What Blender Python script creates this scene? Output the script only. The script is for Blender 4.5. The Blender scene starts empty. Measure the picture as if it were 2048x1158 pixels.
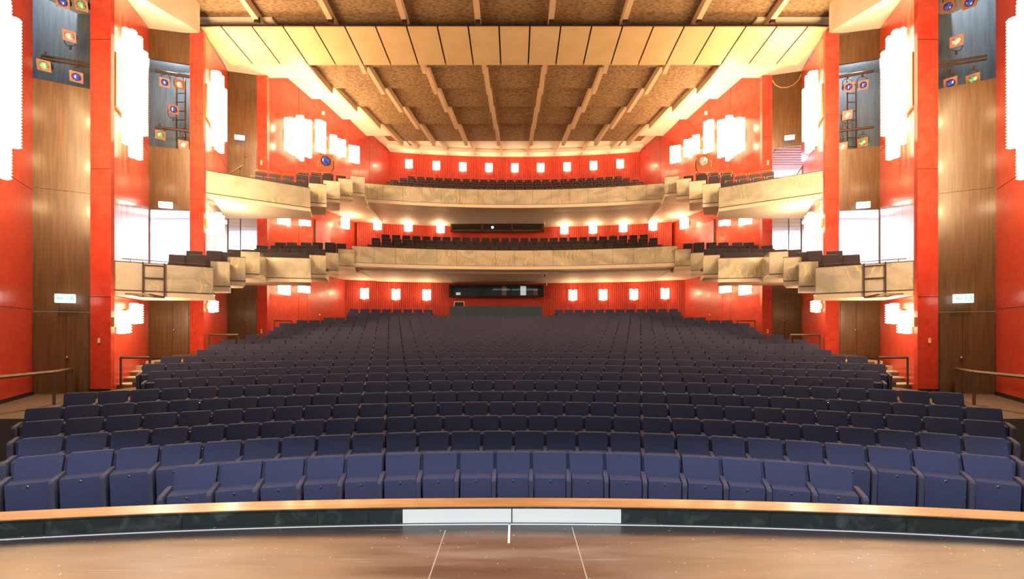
import bpy, bmesh, math, random
from math import sin, cos, pi, radians, sqrt, atan2
from mathutils import Vector, Matrix
random.seed(4)
sc = bpy.context.scene
C = sc.collection
# ------------------------------------------------------------------ camera, world, big lights, exposure
F_PX = 920.0; CX = 1030.5; HY = 662.4; CAMZ = 1.70
cam = bpy.data.cameras.new('camera'); camo = bpy.data.objects.new('camera', cam); C.objects.link(camo)
camo.location = (0.03, 0, CAMZ); camo.rotation_euler = (pi/2, 0, 0)
cam.sensor_width = 36; cam.lens = 36*F_PX/2048; cam.clip_start = 0.05; cam.clip_end = 200
cam.shift_x = -(CX-1024)/2048; cam.shift_y = (HY-579)/2048
sc.camera = camo
sc.view_settings.view_transform = 'Standard'; sc.view_settings.look = 'None'
sc.view_settings.gamma = 1; sc.view_settings.exposure = 0.22
w = bpy.data.worlds.new('world'); sc.world = w; w.use_nodes = True
w.node_tree.nodes['Background'].inputs[0].default_value = (1.0, 0.87, 0.72, 1)
w.node_tree.nodes['Background'].inputs[1].default_value = 0.22
def light(kind, name, loc, power, color, size=0.1, rot=(0,0,0), sy=None, parent=None, spread=None):
    l = bpy.data.lights.new(name, kind); l.energy = power; l.color = color
    if kind == 'AREA':
        l.size = size
        if sy: l.shape = 'RECTANGLE'; l.size_y = sy
        if spread: l.spread = spread
    elif kind in ('POINT', 'SPOT'): l.shadow_soft_size = size
    o = bpy.data.objects.new(name, l); C.objects.link(o); o.location = loc; o.rotation_euler = rot
    if parent: o.parent = parent
    return o
K_LAMP = 1.0            # brightness of all the hall's lamps
WARM = (1.0, 0.68, 0.36)
# work light over the stage, cut off by the proscenium header
sl = light('SPOT', 'stage_work_light', (0, -5.2, 10.8), 7600, (0.80, 0.88, 1.0), 0.25, (radians(40), 0, 0))
sl.data.spot_size = radians(120); sl.data.spot_blend = 0.3
light('AREA', 'stage_fill_light', (0, -3.5, 7.5), 190, (0.9, 0.93, 1.0), 6, (radians(18), 0, 0), 2)
# warm light of the house lamps in the front part of the hall
def P(x, y, Y): return ((x-CX)/F_PX*Y, Y, CAMZ-(y-HY)/F_PX*Y)

# ------------------------------------------------------------------ materials
def mat(name, col, rough=0.6, col2=None, scale=(1,1,1), nscale=4, detail=4, lo=0.35, hi=0.65, bump=0, spec=0.5,
        coat=0, metal=0, emis=None, estr=0, dist=0, rlow=None, bscale=None):
    m = bpy.data.materials.new(name); m.use_nodes = True
    nt = m.node_tree; b = nt.nodes['Principled BSDF']
    b.inputs['Base Color'].default_value = (*col, 1); b.inputs['Roughness'].default_value = rough
    b.inputs['Specular IOR Level'].default_value = spec; b.inputs['Metallic'].default_value = metal
    b.inputs['Coat Weight'].default_value = coat; b.inputs['Coat Roughness'].default_value = 0.12
    tc = nt.nodes.new('ShaderNodeTexCoord'); mp = nt.nodes.new('ShaderNodeMapping')
    mp.inputs['Scale'].default_value = scale; nt.links.new(tc.outputs['Object'], mp.inputs[0])
    n = nt.nodes.new('ShaderNodeTexNoise'); n.inputs['Scale'].default_value = nscale; n.inputs['Detail'].default_value = detail
    n.inputs['Distortion'].default_value = dist
    nt.links.new(mp.outputs[0], n.inputs['Vector'])
    if col2 is not None:
        r = nt.nodes.new('ShaderNodeValToRGB'); r.color_ramp.elements[0].position = lo; r.color_ramp.elements[1].position = hi
        r.color_ramp.elements[0].color = (*col, 1); r.color_ramp.elements[1].color = (*col2, 1)
        nt.links.new(n.outputs[0], r.inputs[0]); nt.links.new(r.outputs[0], b.inputs['Base Color'])
    if bump:
        bp = nt.nodes.new('ShaderNodeBump'); bp.inputs['Strength'].default_value = bump; bp.inputs['Distance'].default_value = 0.02
        nt.links.new(n.outputs[0], bp.inputs['Height']); nt.links.new(bp.outputs[0], b.inputs['Normal'])
    if emis:
        b.inputs['Emission Color'].default_value = (*emis, 1); b.inputs['Emission Strength'].default_value = estr
        m.cycles.emission_sampling = 'NONE'
    return m
RED = mat('red_plaster', (0.50, 0.046, 0.028), 0.32, (0.60, 0.074, 0.042), nscale=3, detail=8, dist=1.2, bump=0.05, coat=0.25)
REDD = mat('red_slats', (0.46, 0.040, 0.024), 0.5, (0.54, 0.052, 0.030), nscale=5)
WOOD = mat('walnut_panel', (0.078, 0.040, 0.013), 0.42, (0.125, 0.068, 0.022), scale=(6, 6, 0.35), nscale=3, detail=8, bump=0.02, coat=0.35)
WOODD = mat('dark_walnut', (0.045, 0.022, 0.012), 0.45, (0.09, 0.045, 0.022), scale=(6, 6, 0.35), nscale=3, detail=8, coat=0.1)
SEAM = mat('dark_seam', (0.03, 0.012, 0.008), 0.8)
WHITE = mat('white_plaster', (0.83, 0.74, 0.62), 0.7, (0.86, 0.78, 0.66), nscale=1.5)
BROWN = mat('cork_panel', (0.17, 0.10, 0.048), 0.8, (0.34, 0.225, 0.12), scale=(1, 2.2, 2), nscale=7, detail=6, lo=0.35, hi=0.62, bump=0.12)
FIN = mat('fin_paint', (0.62, 0.46, 0.30), 0.5)
REFL = mat('reflector_panel', (0.72, 0.54, 0.30), 0.22, (0.76, 0.60, 0.36), nscale=1.2, coat=0.4)
CARPET = mat('carpet', (0.10, 0.07, 0.055), 0.95, (0.15, 0.105, 0.08), nscale=60, detail=2)
STEPC = mat('step_edge', (0.45, 0.38, 0.28), 0.6, (0.52, 0.45, 0.34), nscale=20)
NAVY = mat('navy_fabric', (0.054, 0.060, 0.122), 0.9, (0.068, 0.075, 0.148), scale=(1, 1, 0.1), nscale=160, detail=2, bump=0.25, spec=0.25)
NAVY_T = mat('navy_trim', (0.062, 0.064, 0.118), 0.8, (0.075, 0.075, 0.13), nscale=60)
MAROON = mat('maroon_fabric', (0.06, 0.022, 0.02), 0.9, (0.08, 0.03, 0.026), nscale=120)
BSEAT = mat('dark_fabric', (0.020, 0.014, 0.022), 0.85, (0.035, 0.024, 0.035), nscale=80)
CHROME = mat('chrome', (0.8, 0.8, 0.8), 0.15, metal=1)
BRASS = mat('brass_rail', (0.45, 0.24, 0.10), 0.35, metal=0.6)
IRON = mat('bronze_iron', (0.10, 0.06, 0.045), 0.45, (0.14, 0.09, 0.06), nscale=20, metal=0.3)
BLACK = mat('black_paint', (0.012, 0.012, 0.013), 0.6)
GREY = mat('blue_grey_wall', (0.20, 0.24, 0.27), 0.7, (0.27, 0.31, 0.34), scale=(4, 4, 0.4), nscale=3)
COPPER = mat('copper_frame', (0.30, 0.10, 0.035), 0.4, (0.38, 0.15, 0.06), nscale=15)
CREAM = mat('cream_metal', (0.32, 0.25, 0.20), 0.5)
LENS_B = mat('blue_lens', (0.02, 0.03, 0.35), 0.08, (0.08, 0.15, 0.8), nscale=12, coat=1)
LENS_C = mat('clear_lens', (0.25, 0.25, 0.4), 0.05, (0.9, 0.85, 0.85), nscale=9, coat=1)
LENS_G = mat('green_lens', (0.02, 0.22, 0.12), 0.08, (0.4, 0.8, 0.5), nscale=9, coat=1)
PALE = mat('pale_glass_panel', (0.50, 0.34, 0.42), 0.10, (0.66, 0.56, 0.64), scale=(7, 7, 0.2), nscale=1.5, lo=0.42, hi=0.55, coat=1)  # vertical pale streaks paint reflections into the glass colour
FOY = mat('foyer_white', (0.88, 0.88, 0.92), 0.6)
PINK = mat('foyer_pink', (0.62, 0.40, 0.42), 0.5, (0.66, 0.46, 0.48), nscale=2)
RAILW = mat('orange_wood', (0.42, 0.17, 0.05), 0.35, (0.58, 0.28, 0.10), scale=(0.7, 8, 8), nscale=2, detail=8, coat=0.3)
PITF = mat('pit_wall_paint', (0.016, 0.024, 0.022), 0.5, (0.085, 0.105, 0.095), nscale=5, detail=12, lo=0.52, hi=0.85, dist=1)
TAPE = mat('white_tape', (0.85, 0.85, 0.82), 0.5)
WPAINT = mat('white_board', (0.86, 0.87, 0.80), 0.5, (0.82, 0.84, 0.78), nscale=3)
DESK = mat('desk_laminate', (0.022, 0.055, 0.10), 0.5, (0.03, 0.068, 0.12), nscale=4)
GLASSD = mat('booth_glass', (0.015, 0.015, 0.018), 0.06, coat=1)
LAMP = mat('lamp_glass', (0.9, 0.8, 0.6), 0.3, emis=(1.0, 0.84, 0.55), estr=3.4)
EXITM = mat('exit_glow', (0.9, 1.0, 0.95), 0.4, emis=(0.80, 1.0, 0.92), estr=2.2)
EXITG = mat('exit_green', (0.05, 0.45, 0.25), 0.4, emis=(0.25, 0.85, 0.55), estr=1.0)
MONW = mat('monitor_cream', (0.8, 0.66, 0.5), 0.5)
BUTTON = mat('ivory_plastic', (0.85, 0.7, 0.5), 0.4)

def glass_front():
    m = bpy.data.materials.new('engraved_gold_glass'); m.use_nodes = True; nt = m.node_tree; N = nt.nodes; L = nt.links
    b = N['Principled BSDF']; b.inputs['Roughness'].default_value = 0.16; b.inputs['Coat Weight'].default_value = 0.6
    tc = N.new('ShaderNodeTexCoord'); mp = N.new('ShaderNodeMapping'); mp.inputs['Scale'].default_value = (0.55, 0.55, 0.8)
    L.new(tc.outputs['Object'], mp.inputs[0])
    n = N.new('ShaderNodeTexNoise'); n.inputs['Scale'].default_value = 1.3; n.inputs['Detail'].default_value = 2; n.inputs['Distortion'].default_value = 1.5
    L.new(mp.outputs[0], n.inputs['Vector'])
    r = N.new('ShaderNodeValToRGB'); cr = r.color_ramp
    cr.elements[0].position = 0.38; cr.elements[0].color = (0.50, 0.49, 0.40, 1)
    cr.elements[1].position = 0.50; cr.elements[1].color = (0.64, 0.60, 0.49, 1)
    e = cr.elements.new(0.62); e.color = (0.70, 0.67, 0.58, 1)
    L.new(n.outputs[0], r.inputs[0])
    wv = N.new('ShaderNodeTexWave'); wv.inputs['Scale'].default_value = 1.6; wv.inputs['Distortion'].default_value = 14
    wv.inputs['Detail'].default_value = 2; wv.inputs['Detail Scale'].default_value = 0.9
    L.new(tc.outputs['Object'], wv.inputs['Vector'])
    r2 = N.new('ShaderNodeValToRGB'); r2.color_ramp.elements[0].position = 0.90; r2.color_ramp.elements[1].position = 0.98
    L.new(wv.outputs['Fac'], r2.inputs[0])
    n3 = N.new('ShaderNodeTexNoise'); n3.inputs['Scale'].default_value = 0.9; L.new(tc.outputs['Object'], n3.inputs['Vector'])
    r3 = N.new('ShaderNodeValToRGB'); r3.color_ramp.elements[0].position = 0.48; r3.color_ramp.elements[1].position = 0.58
    L.new(n3.outputs[0], r3.inputs[0])
    mu = N.new('ShaderNodeMath'); mu.operation = 'MULTIPLY'; L.new(r2.outputs[0], mu.inputs[0]); L.new(r3.outputs[0], mu.inputs[1])
    mx = N.new('ShaderNodeMix'); mx.data_type = 'RGBA'; L.new(mu.outputs[0], mx.inputs[0]); L.new(r.outputs[0], mx.inputs[6])
    mx.inputs[7].default_value = (0.92, 0.74, 0.36, 1)
    L.new(mx.outputs[2], b.inputs['Base Color'])
    return m
GLASSF = glass_front()

def stage_mat():
    m = bpy.data.materials.new('worn_stage_boards'); m.use_nodes = True; nt = m.node_tree; N = nt.nodes; L = nt.links
    b = N['Principled BSDF']; b.inputs['Coat Weight'].default_value = 0.1; b.inputs['Coat Roughness'].default_value = 0.3
    tc = N.new('ShaderNodeTexCoord')
    def noise(scale, vec=(1,1,1), detail=4, dist=0):
        mp = N.new('ShaderNodeMapping'); mp.inputs['Scale'].default_value = vec; L.new(tc.outputs['Object'], mp.inputs[0])
        n = N.new('ShaderNodeTexNoise'); n.inputs['Scale'].default_value = scale; n.inputs['Detail'].default_value = detail
        n.inputs['Distortion'].default_value = dist; L.new(mp.outputs[0], n.inputs['Vector']); return n
    def ramp(src, a, c1, bpos, c2):
        r = N.new('ShaderNodeValToRGB'); r.color_ramp.elements[0].position = a; r.color_ramp.elements[1].position = bpos
        r.color_ramp.elements[0].color = c1; r.color_ramp.elements[1].color = c2; L.new(src, r.inputs[0]); return r
    def mix(fac, a, bb):
        x = N.new('ShaderNodeMix'); x.data_type = 'RGBA'
        L.new(fac, x.inputs[0]); L.new(a, x.inputs[6])
        if isinstance(bb, tuple): x.inputs[7].default_value = bb
        else: L.new(bb, x.inputs[7])
        return x
    base = ramp(noise(2.0, (0.5, 3, 1), 8, 0.4).outputs[0], 0.3, (0.10, 0.044, 0.024, 1), 0.7, (0.19, 0.095, 0.054, 1))
    wear = ramp(noise(1.1, (0.6, 4, 1), 10, 0.8).outputs[0], 0.45, (0, 0, 0, 1), 0.72, (0.75, 0.75, 0.75, 1))
    m1 = mix(wear.outputs[0], base.outputs[0], (0.30, 0.215, 0.15, 1))
    # worn black band along the curved stage edge
    sx = N.new('ShaderNodeSeparateXYZ'); L.new(tc.outputs['Object'], sx.inputs[0])
    def math(op, a, bb=None):
        q = N.new('ShaderNodeMath'); q.operation = op
        for i, v in enumerate((a, bb)):
            if v is None: continue
            if isinstance(v, (int, float)): q.inputs[i].default_value = v
            else: L.new(v, q.inputs[i])
        return q.outputs[0]
    yy = math('ADD', sx.outputs[1], 24.9)
    d = math('SQRT', math('ADD', math('POWER', sx.outputs[0], 2.0), math('POWER', yy, 2.0)))
    dd = math('SUBTRACT', d, 28.72)
    nn = noise(5, (0.5, 1, 1), 6)
    dd2 = math('ADD', dd, math('MULTIPLY', math('SUBTRACT', nn.outputs[0], 0.5), 0.12))
    band = ramp(dd2, 0.0, (0, 0, 0, 1), 0.10, (0.9, 0.9, 0.9, 1))
    m2 = mix(band.outputs[0], m1.outputs[2], (0.035, 0.035, 0.04, 1))
    # scratches and chips
    spk = ramp(noise(34, (1, 1, 1), 1).outputs[0], 0.745, (0, 0, 0, 1), 0.77, (0.9, 0.9, 0.9, 1))
    m3 = mix(spk.outputs[0], m2.outputs[2], (0.75, 0.62, 0.48, 1))
    sc_ = ramp(noise(1.0, (1.2, 60, 1), 3, 0.3).outputs[0], 0.68, (0, 0, 0, 1), 0.74, (0.45, 0.45, 0.45, 1))
    m4 = mix(sc_.outputs[0], m3.outputs[2], (0.6, 0.5, 0.4, 1))
    L.new(m4.outputs[2], b.inputs['Base Color'])
    rr = ramp(wear.outputs[0], 0, (0.36,)*3+(1,), 1, (0.6,)*3+(1,)); L.new(rr.outputs[0], b.inputs['Roughness'])
    return m
STAGE = stage_mat()

# ------------------------------------------------------------------ mesh helpers
class MB:
    def __init__(s): s.v = []; s.f = []
    def add(s, vs, fs):
        n = len(s.v); s.v += [tuple(p) for p in vs]; s.f += [tuple(i+n for i in f) for f in fs]; return s
    def box(s, x0, y0, z0, x1, y1, z1):
        return s.add([(x0,y0,z0),(x1,y0,z0),(x1,y1,z0),(x0,y1,z0),(x0,y0,z1),(x1,y0,z1),(x1,y1,z1),(x0,y1,z1)],
                     [(0,3,2,1),(4,5,6,7),(0,1,5,4),(1,2,6,5),(2,3,7,6),(3,0,4,7)])
    def prism(s, poly, z0, z1):
        n = len(poly); a = z0 if isinstance(z0, (list, tuple)) else [z0]*n; b = z1 if isinstance(z1, (list, tuple)) else [z1]*n
        vs = [(p[0], p[1], a[i]) for i, p in enumerate(poly)] + [(p[0], p[1], b[i]) for i, p in enumerate(poly)]
        return s.add(vs, [tuple(range(n-1, -1, -1)), tuple(range(n, 2*n))] + [(i, (i+1) % n, n+(i+1) % n, n+i) for i in range(n)])
    def slab(s, pts, t):      # thick sheet from a list of top points (polygon), thickness t downward
        n = len(pts); return s.add([tuple(p) for p in pts]+[(p[0], p[1], p[2]-t) for p in pts],
            [tuple(range(n)), tuple(range(2*n-1, n-1, -1))]+[(i, n+i, n+(i+1) % n, (i+1) % n) for i in range(n)])
    def tube(s, a, b, r, n=8, r2=None):
        a = Vector(a); b = Vector(b); d = (b-a); q = d.to_track_quat('Z', 'Y'); r2 = r if r2 is None else r2; vs = []
        for (c, rr) in ((a, r), (b, r2)):
            for i in range(n): vs.append(c+q @ Vector((rr*cos(2*pi*i/n), rr*sin(2*pi*i/n), 0)))
        return s.add(vs, [tuple(range(n-1, -1, -1)), tuple(range(n, 2*n))]+[(i, (i+1) % n, n+(i+1) % n, n+i) for i in range(n)])
    def bar(s, a, b, wd=0.04):
        return s.tube(a, b, wd*0.7071, 4)
    def lathe(s, c, prof, n=12, quat=None):
        c = Vector(c); vs = []; fs = []
        for (r, z) in prof:
            for i in range(n):
                p = Vector((r*cos(2*pi*i/n), r*sin(2*pi*i/n), z)); vs.append(c+(quat @ p if quat else p))
        for k in range(len(prof)-1):
            for i in range(n): fs.append((k*n+i, k*n+(i+1) % n, (k+1)*n+(i+1) % n, (k+1)*n+i))
        fs.append(tuple(range(n-1, -1, -1))); fs.append(tuple(range((len(prof)-1)*n, len(prof)*n)))
        return s.add(vs, fs)
    def xf(s, M): s.v = [tuple(M @ Vector(p)) for p in s.v]; return s
    def mesh(s, name, m, bevel=0, smooth=False, seg=2):
        me = bpy.data.meshes.new(name); me.from_pydata(s.v, [], s.f); me.materials.append(m)
        bm = bmesh.new(); bm.from_mesh(me); bmesh.ops.recalc_face_normals(bm, faces=bm.faces)
        if bevel: bmesh.ops.bevel(bm, geom=list(bm.edges), offset=bevel, segments=seg, affect='EDGES', profile=0.6, clamp_overlap=True)
        bm.to_mesh(me); bm.free()
        if smooth:
            for p in me.polygons: p.use_smooth = True
        return me
    def build(s, name, m, parent=None, bevel=0, smooth=False, loc=None, rz=0, seg=2):
        o = bpy.data.objects.new(name, s.mesh(name, m, bevel, smooth, seg)); C.objects.link(o)
        if parent: o.parent = parent
        if loc: o.location = loc
        if rz: o.rotation_euler = (0, 0, rz)
        return o
def struct(o): o['kind'] = 'structure'; return o
def tag(o, label, cat, group=None):
    o['label'] = label; o['category'] = cat
    if group: o['group'] = group
    return o
def empty(name, loc, rz=0, label=None, cat=None, group=None):
    o = bpy.data.objects.new(name, None); C.objects.link(o); o.location = loc; o.rotation_euler = (0, 0, rz); o.empty_display_size = 0.1
    if label: tag(o, label, cat, group)
    return o
SIDES = ((-1, 'left'), (1, 'right'))
ORD = ['zeroth','first','second','third','fourth','fifth','sixth','seventh','eighth','ninth','tenth','eleventh','twelfth','thirteenth',
 'fourteenth','fifteenth','sixteenth','seventeenth','eighteenth','nineteenth','twentieth','twenty-first','twenty-second','twenty-third',
 'twenty-fourth','twenty-fifth','twenty-sixth','twenty-seventh','twenty-eighth','twenty-ninth','thirtieth','thirty-first','thirty-second',
 'thirty-third','thirty-fourth','thirty-fifth','thirty-sixth','thirty-seventh','thirty-eighth','thirty-ninth','fortieth','forty-first','forty-second']

# ------------------------------------------------------------------ stage and pit wall
YS, RS = 4.1, 29.0; YC = YS-RS
def arc(R, yc, x0, x1, n): return [(x0+(x1-x0)*i/n, yc+sqrt(R*R-(x0+(x1-x0)*i/n)**2)) for i in range(n+1)]
def ring(mb, R0, R1, yc, x0, x1, z0, z1, n=40):
    a = arc(R0, yc, x0, x1, n); b = arc(R1, yc, x0, x1, n)
    for i in range(n): mb.prism([a[i], a[i+1], b[i+1], b[i]], z0, z1)
    return mb
m = MB(); a = arc(RS, YC, -8, 8, 32); m.prism([(-8, -3)]+[(8, -3)]+a[::-1], -0.3, 0.0)
struct(m.build('floor', STAGE))
tr = empty('pit_rail', (0, 0, 0), label='curved low barrier along the stage edge with orange wooden top', cat='barrier')
ring(MB(), RS, RS+0.16, YC, -8, 8, -1.2, 0.138).build('barrier_wall', PITF, tr)
ring(MB(), RS-0.012, RS+0.19, YC, -8, 8, 0.138, 0.146).build('wooden_top', RAILW, tr)
ring(MB(), RS-0.008, RS, YC, -8, 8, 0.122, 0.137).build('upper_strip', PITF, tr)
for x in (-5.0, -3.9, -2.84, -1.71, -1.27, 1.29, 2.25, 3.35, 4.5): y = YC+sqrt(RS*RS-x*x); MB().box(x-.003, y-.006, 0, x+.003, y+.01, 0.1).build('panel_joint', BLACK, tr)
hb = MB()
for x in (-0.965, 0.005):
    p = arc(RS-0.018, YC, x, x+0.96, 6); q = arc(RS-0.009, YC, x, x+0.96, 6); hb.prism(p+q[::-1], 0.002, 0.121)
hb = hb.build('white_board', WPAINT); tag(hb, 'white painted strip of board on the dark barrier at stage centre', 'board')
tp = ring(MB(), RS-0.06, RS-0.045, YC, -8, 8, 0.0, 0.003, 60).build('edge_tape', TAPE); tag(tp, 'long thin white line taped along the curved stage edge', 'tape')
tp = MB().box(-0.031, 3.69, 0.0, -0.013, 4.06, 0.003).build('centre_tape', TAPE); tag(tp, 'short white tape mark pointing at the white board', 'tape')
js = MB().prism([(-.564, 2), (-.556, 2), (-.562, 3.93), (-.57, 3.93)], 0.0, 0.0012).prism([(.52, 2), (.528, 2), (.526, 4.0), (.518, 4.0)], 0.0, 0.0012)
struct(js.build('trim_1', STEPC))

# ------------------------------------------------------------------ parterre
PP = 0.53; YCR = -6.36; R1 = 13.12; DR = 0.998
ZT = [1.7-h for h in (1.764,1.681,1.601,1.495,1.399,1.253,1.123,1.005,.876,.734,.589,.443,.295,.137,-.02,-.182,-.355,-.522,-.693,-.871,-1.063,-1.28)]
FH = 0.88
def Rk(k): return R1+(k-1)*DR
def Zf(k): return ZT[k-1]-FH
XEND = {1:362,2:44,3:50,4:47,5:47,6:122,7:303,8:289,9:276,10:312,11:387,12:410,13:434,14:486,15:530,16:543,17:553,18:588,19:644,20:712}
def phi_at(k, off):
    ph = 0.0; t = off/F_PX
    for _ in range(60): ph = atan2(t*(YCR+Rk(k)*cos(ph)), Rk(k)*cos(ph))
    return ph
rows = {}
for k in range(1, 21):
    par = 0.0 if k % 2 else 0.5
    smax = phi_at(k, CX-XEND[k])*Rk(k)/PP
    i = par
    while i+0.5 <= smax+0.35: i += 1
    n = i-1
    ii = []; v = -n
    while v <= n+1e-6: ii.append(v*PP); v += 1
    rows[k] = ii
rows[21] = [s for s in ([-9.05+.575*j for j in range(8)]+[2.75+.575*j for j in range(12)])]
rows[22] = [-9.35+.6*j for j in range(8)]+[2.65+.6*j for j in range(12)]
HALF = {k: (abs(rows[k][0])+0.35) for k in rows}
# tiers (curved steps) under the rows
DARKC = CARPET
for k in range(1, 23):
    x = {21: 10.6, 22: 10.6}.get(k, Rk(k)*sin(HALF[k]/Rk(k))+.05)
    if k >= 10: x = 11.0 if k < 15 else 12.6 if k < 17 else 11.6
    m = MB(); ra = Rk(k)-0.62; rb = Rk(k)+DR-0.62 if k < 22 else Rk(k)+1.6
    if k == 1: ra = 9.95
    n = 48
    for j in range(n):
        f0 = math.asin(max(-1, min(1, (-x+2*x*j/n)/rb))); f1 = math.asin((-x+2*x*(j+1)/n)/rb)
        g0 = math.asin((-x+2*x*j/n)/ra) if abs((-x+2*x*j/n)/ra) < 1 else None
        xx0 = -x+2*x*j/n; xx1 = -x+2*x*(j+1)/n
        if abs(xx0) >= ra*.98 or abs(xx1) >= ra*.98: continue
        m.prism([(xx0, YCR+sqrt(ra*ra-xx0*xx0)), (xx1, YCR+sqrt(ra*ra-xx1*xx1)), (xx1, YCR+sqrt(rb*rb-xx1*xx1)), (xx0, YCR+sqrt(rb*rb-xx0*xx0))],
                Zf(k)-0.35, Zf(k))
    struct(m.build('floor', CARPET))
struct(MB().box(-16, 4.2, -1.7, 16, 16, -1.3).build('floor', CARPET))

# ------------------------------------------------------------------ the navy parterre seat
def rbox(mb, xs, ys, zs): return mb.box(xs[0], ys[0], zs[0], xs[1], ys[1], zs[1])
def back_mb():
    m = MB(); W0, W1 = 0.222, 0.242
    # leaning shell with rounded top corners: profile in x/z extruded along the lean
    prof = [(-W0, .26), (W0, .26), (W1, .82), (W1-.005, .868), (W1-.02, .88), (-W1+.02, .88), (-W1+.005, .868), (-W1, .82)]
    def yl(z): return -0.22+(z-.26)*0.33
    vs = [(x, yl(z)-.035, z) for x, z in prof]+[(x, yl(z)+.05, z) for x, z in prof]; n = len(prof)
    m.add(vs, [tuple(range(n)), tuple(range(2*n-1, n-1, -1))]+[(i, n+i, n+(i+1) % n, (i+1) % n) for i in range(n)]); return m
def pan_mb():
    m = MB()
    m.add([(-.215,-.36,.14),(.215,-.36,.14),(.215,-.25,.14),(-.215,-.25,.14),(-.215,-.40,.615),(.215,-.40,.615),(.215,-.24,.635),(-.215,-.24,.635)],
          [(0,3,2,1),(4,5,6,7),(0,1,5,4),(1,2,6,5),(2,3,7,6),(3,0,4,7)]); return m
def arm_mb(x):
    m = MB(); prof = [(-.10, 0), (-.10, .66), (-.16, .665), (-.44, .63), (-.475, .60), (-.46, .52), (-.40, 0)]; n = len(prof)
    vs = [(x-.03, y, z) for y, z in prof]+[(x+.03, y, z) for y, z in prof]
    return m.add(vs, [tuple(range(n)), tuple(range(2*n-1, n-1, -1))]+[(i, n+i, n+(i+1) % n, (i+1) % n) for i in range(n)])
ME_BACK = back_mb().mesh('backrest', NAVY, 0.010, True, 2); ME_PAN = pan_mb().mesh('seat', NAVY, 0.014, True, 2)
ME_ARM = arm_mb(0).mesh('armrest', NAVY_T, 0.012, True, 2)
ME_KNOB = MB().lathe((0, -.378, .575), [(.014, 0), (.016, .006), (.010, .014)], 8, Vector((0, -1, 0)).to_track_quat('Z', 'Y')).mesh('button', CHROME)
for me in (ME_BACK, ME_PAN, ME_ARM):
    me.shade_smooth() if hasattr(me, 'shade_smooth') else None
    try: me.set_sharp_from_angle(angle=radians(50))
    except Exception: pass
ME_KNOB.transform(Matrix.Translation((0, -.022, 0)))
def child(name, me, root, loc=None):
    o = bpy.data.objects.new(name, me); C.objects.link(o); o.parent = root
    if loc: o.location = loc
    return o
def seat_place(k, s):
    R = Rk(k); ph = s/R
    return (R*sin(ph), YCR+R*cos(ph), Zf(k)), -ph
allseats = [(k, j, s) for k in range(1, 23) for j, s in enumerate(rows[k])]
ind = set((k, j) for (k, j, s) in allseats if k <= 8)
extra = sorted([(YCR+Rk(9)*cos(s/Rk(9)), 9, j) for (k, j, s) in allseats if k == 9])
for (_, k, j) in extra[:max(0, 300-len(ind))]: ind.add((k, j))
print('seats', len(allseats), 'individual', len(ind))
rest = MB(); rest_arm = MB()
def seatmb(mb, M, arm=True):
    for q in (back_mb(), pan_mb()): q.xf(M); mb.add(q.v, q.f)
for (k, j, s) in allseats:
    loc, rz = seat_place(k, s); last = (j == len(rows[k])-1) or (rows[k][j+1]-s > 1); first = j == 0 or s-rows[k][j-1] > 1
    p = PP if k < 21 else rows[k][1]-rows[k][0]
    if (k, j) in ind:
        nrow = len(rows[k]); mid = (nrow+1)/2; q = j+1
        side = 'left' if q <= nrow/2+.1 else 'right'; cnt = q if side == 'left' else nrow+1-q
        rowname = 'front row' if k == 1 else ORD[k]+' row'
        if nrow % 2 and q == int(mid): lab = 'navy folding theatre seat, middle one of the %s' % rowname
        else: lab = 'navy folding theatre seat in the %s, %s from its %s end' % (rowname, ORD[int(cnt)], side)
        if k == 1: lab = lab.replace('navy folding', 'blue tipped-up')
        root = empty('theatre_chair', loc, rz, lab, 'seat', 'theatre seats in the parterre')
        child('backrest', ME_BACK, root)
        pan = child('seat', ME_PAN, root); child('button', ME_KNOB, pan)
        child('armrest', ME_ARM, root, (-p/2, 0, 0))
        if last: child('armrest', ME_ARM, root, (p/2, 0, 0))
    else:
        M = Matrix.Translation(loc) @ Matrix.Rotation(rz, 4, 'Z'); seatmb(rest, M)
        a = arm_mb(-p/2).xf(M); rest.add(a.v, a.f)
        if last: a = arm_mb(p/2).xf(M); rest.add(a.v, a.f)
o = rest.build('theatre_chairs', NAVY); o['kind'] = 'stuff'; tag(o, 'rear rows of navy theatre seats running back to the red ribbed wall', 'seats')

# ------------------------------------------------------------------ side walls
def off(p, d, s): return (s*(p[0]+d[0]), p[1]+d[1])
def wallp(name, p0, p1, z0, z1, d, s, m, struct_=True, parent=None):
    q = [(s*p0[0], p0[1]), (s*p1[0], p1[1]), off(p1, d, s), off(p0, d, s)]
    f = lambda z: [z[0], z[1], z[1], z[0]] if isinstance(z, (list, tuple)) else z
    o = MB().prism(q, f(z0), f(z1)).build(name, m, parent)
    if struct_ and not parent: struct(o)
    return o
def rect_on(p0, p1, t0, t1, z0, z1, d0, d1, s):   # panel on a wall line between parameters t0..t1, standing from d0 to d1 in front of it (towards hall)
    A = Vector(p0); B = Vector(p1); u = (B-A); L = u.length; u /= L
    n = Vector((u.y, -u.x))
    if n.dot(Vector((0, 8))-A) < 0: n = -n
    def q(t, d): v = A+u*(t*L)+n*d; return (s*v.x, v.y)
    return [q(t0, d0), q(t1, d0), q(t1, d1), q(t0, d1)], z0, z1
W = [((-13.4, 12.8), (-12.35, 13.4)), ((-13.5, 17.0), (-12.28, 17.4)), ((-13.5, 21.65), (-12.32, 22.0))]
PIL = [((-12.35, 13.4), (-11.75, 13.4), 13.52), ((-12.28, 17.4), (-11.76, 17.4), 17.52), ((-12.32, 22.0), (-11.84, 22.0), 22.4)]
Rw = [((-11.4, 9.25), (-13.4, 12.8)), ((-11.8, 13.5), (-13.5, 17.0)), ((-11.78, 17.5), (-13.5, 21.65))]
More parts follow.
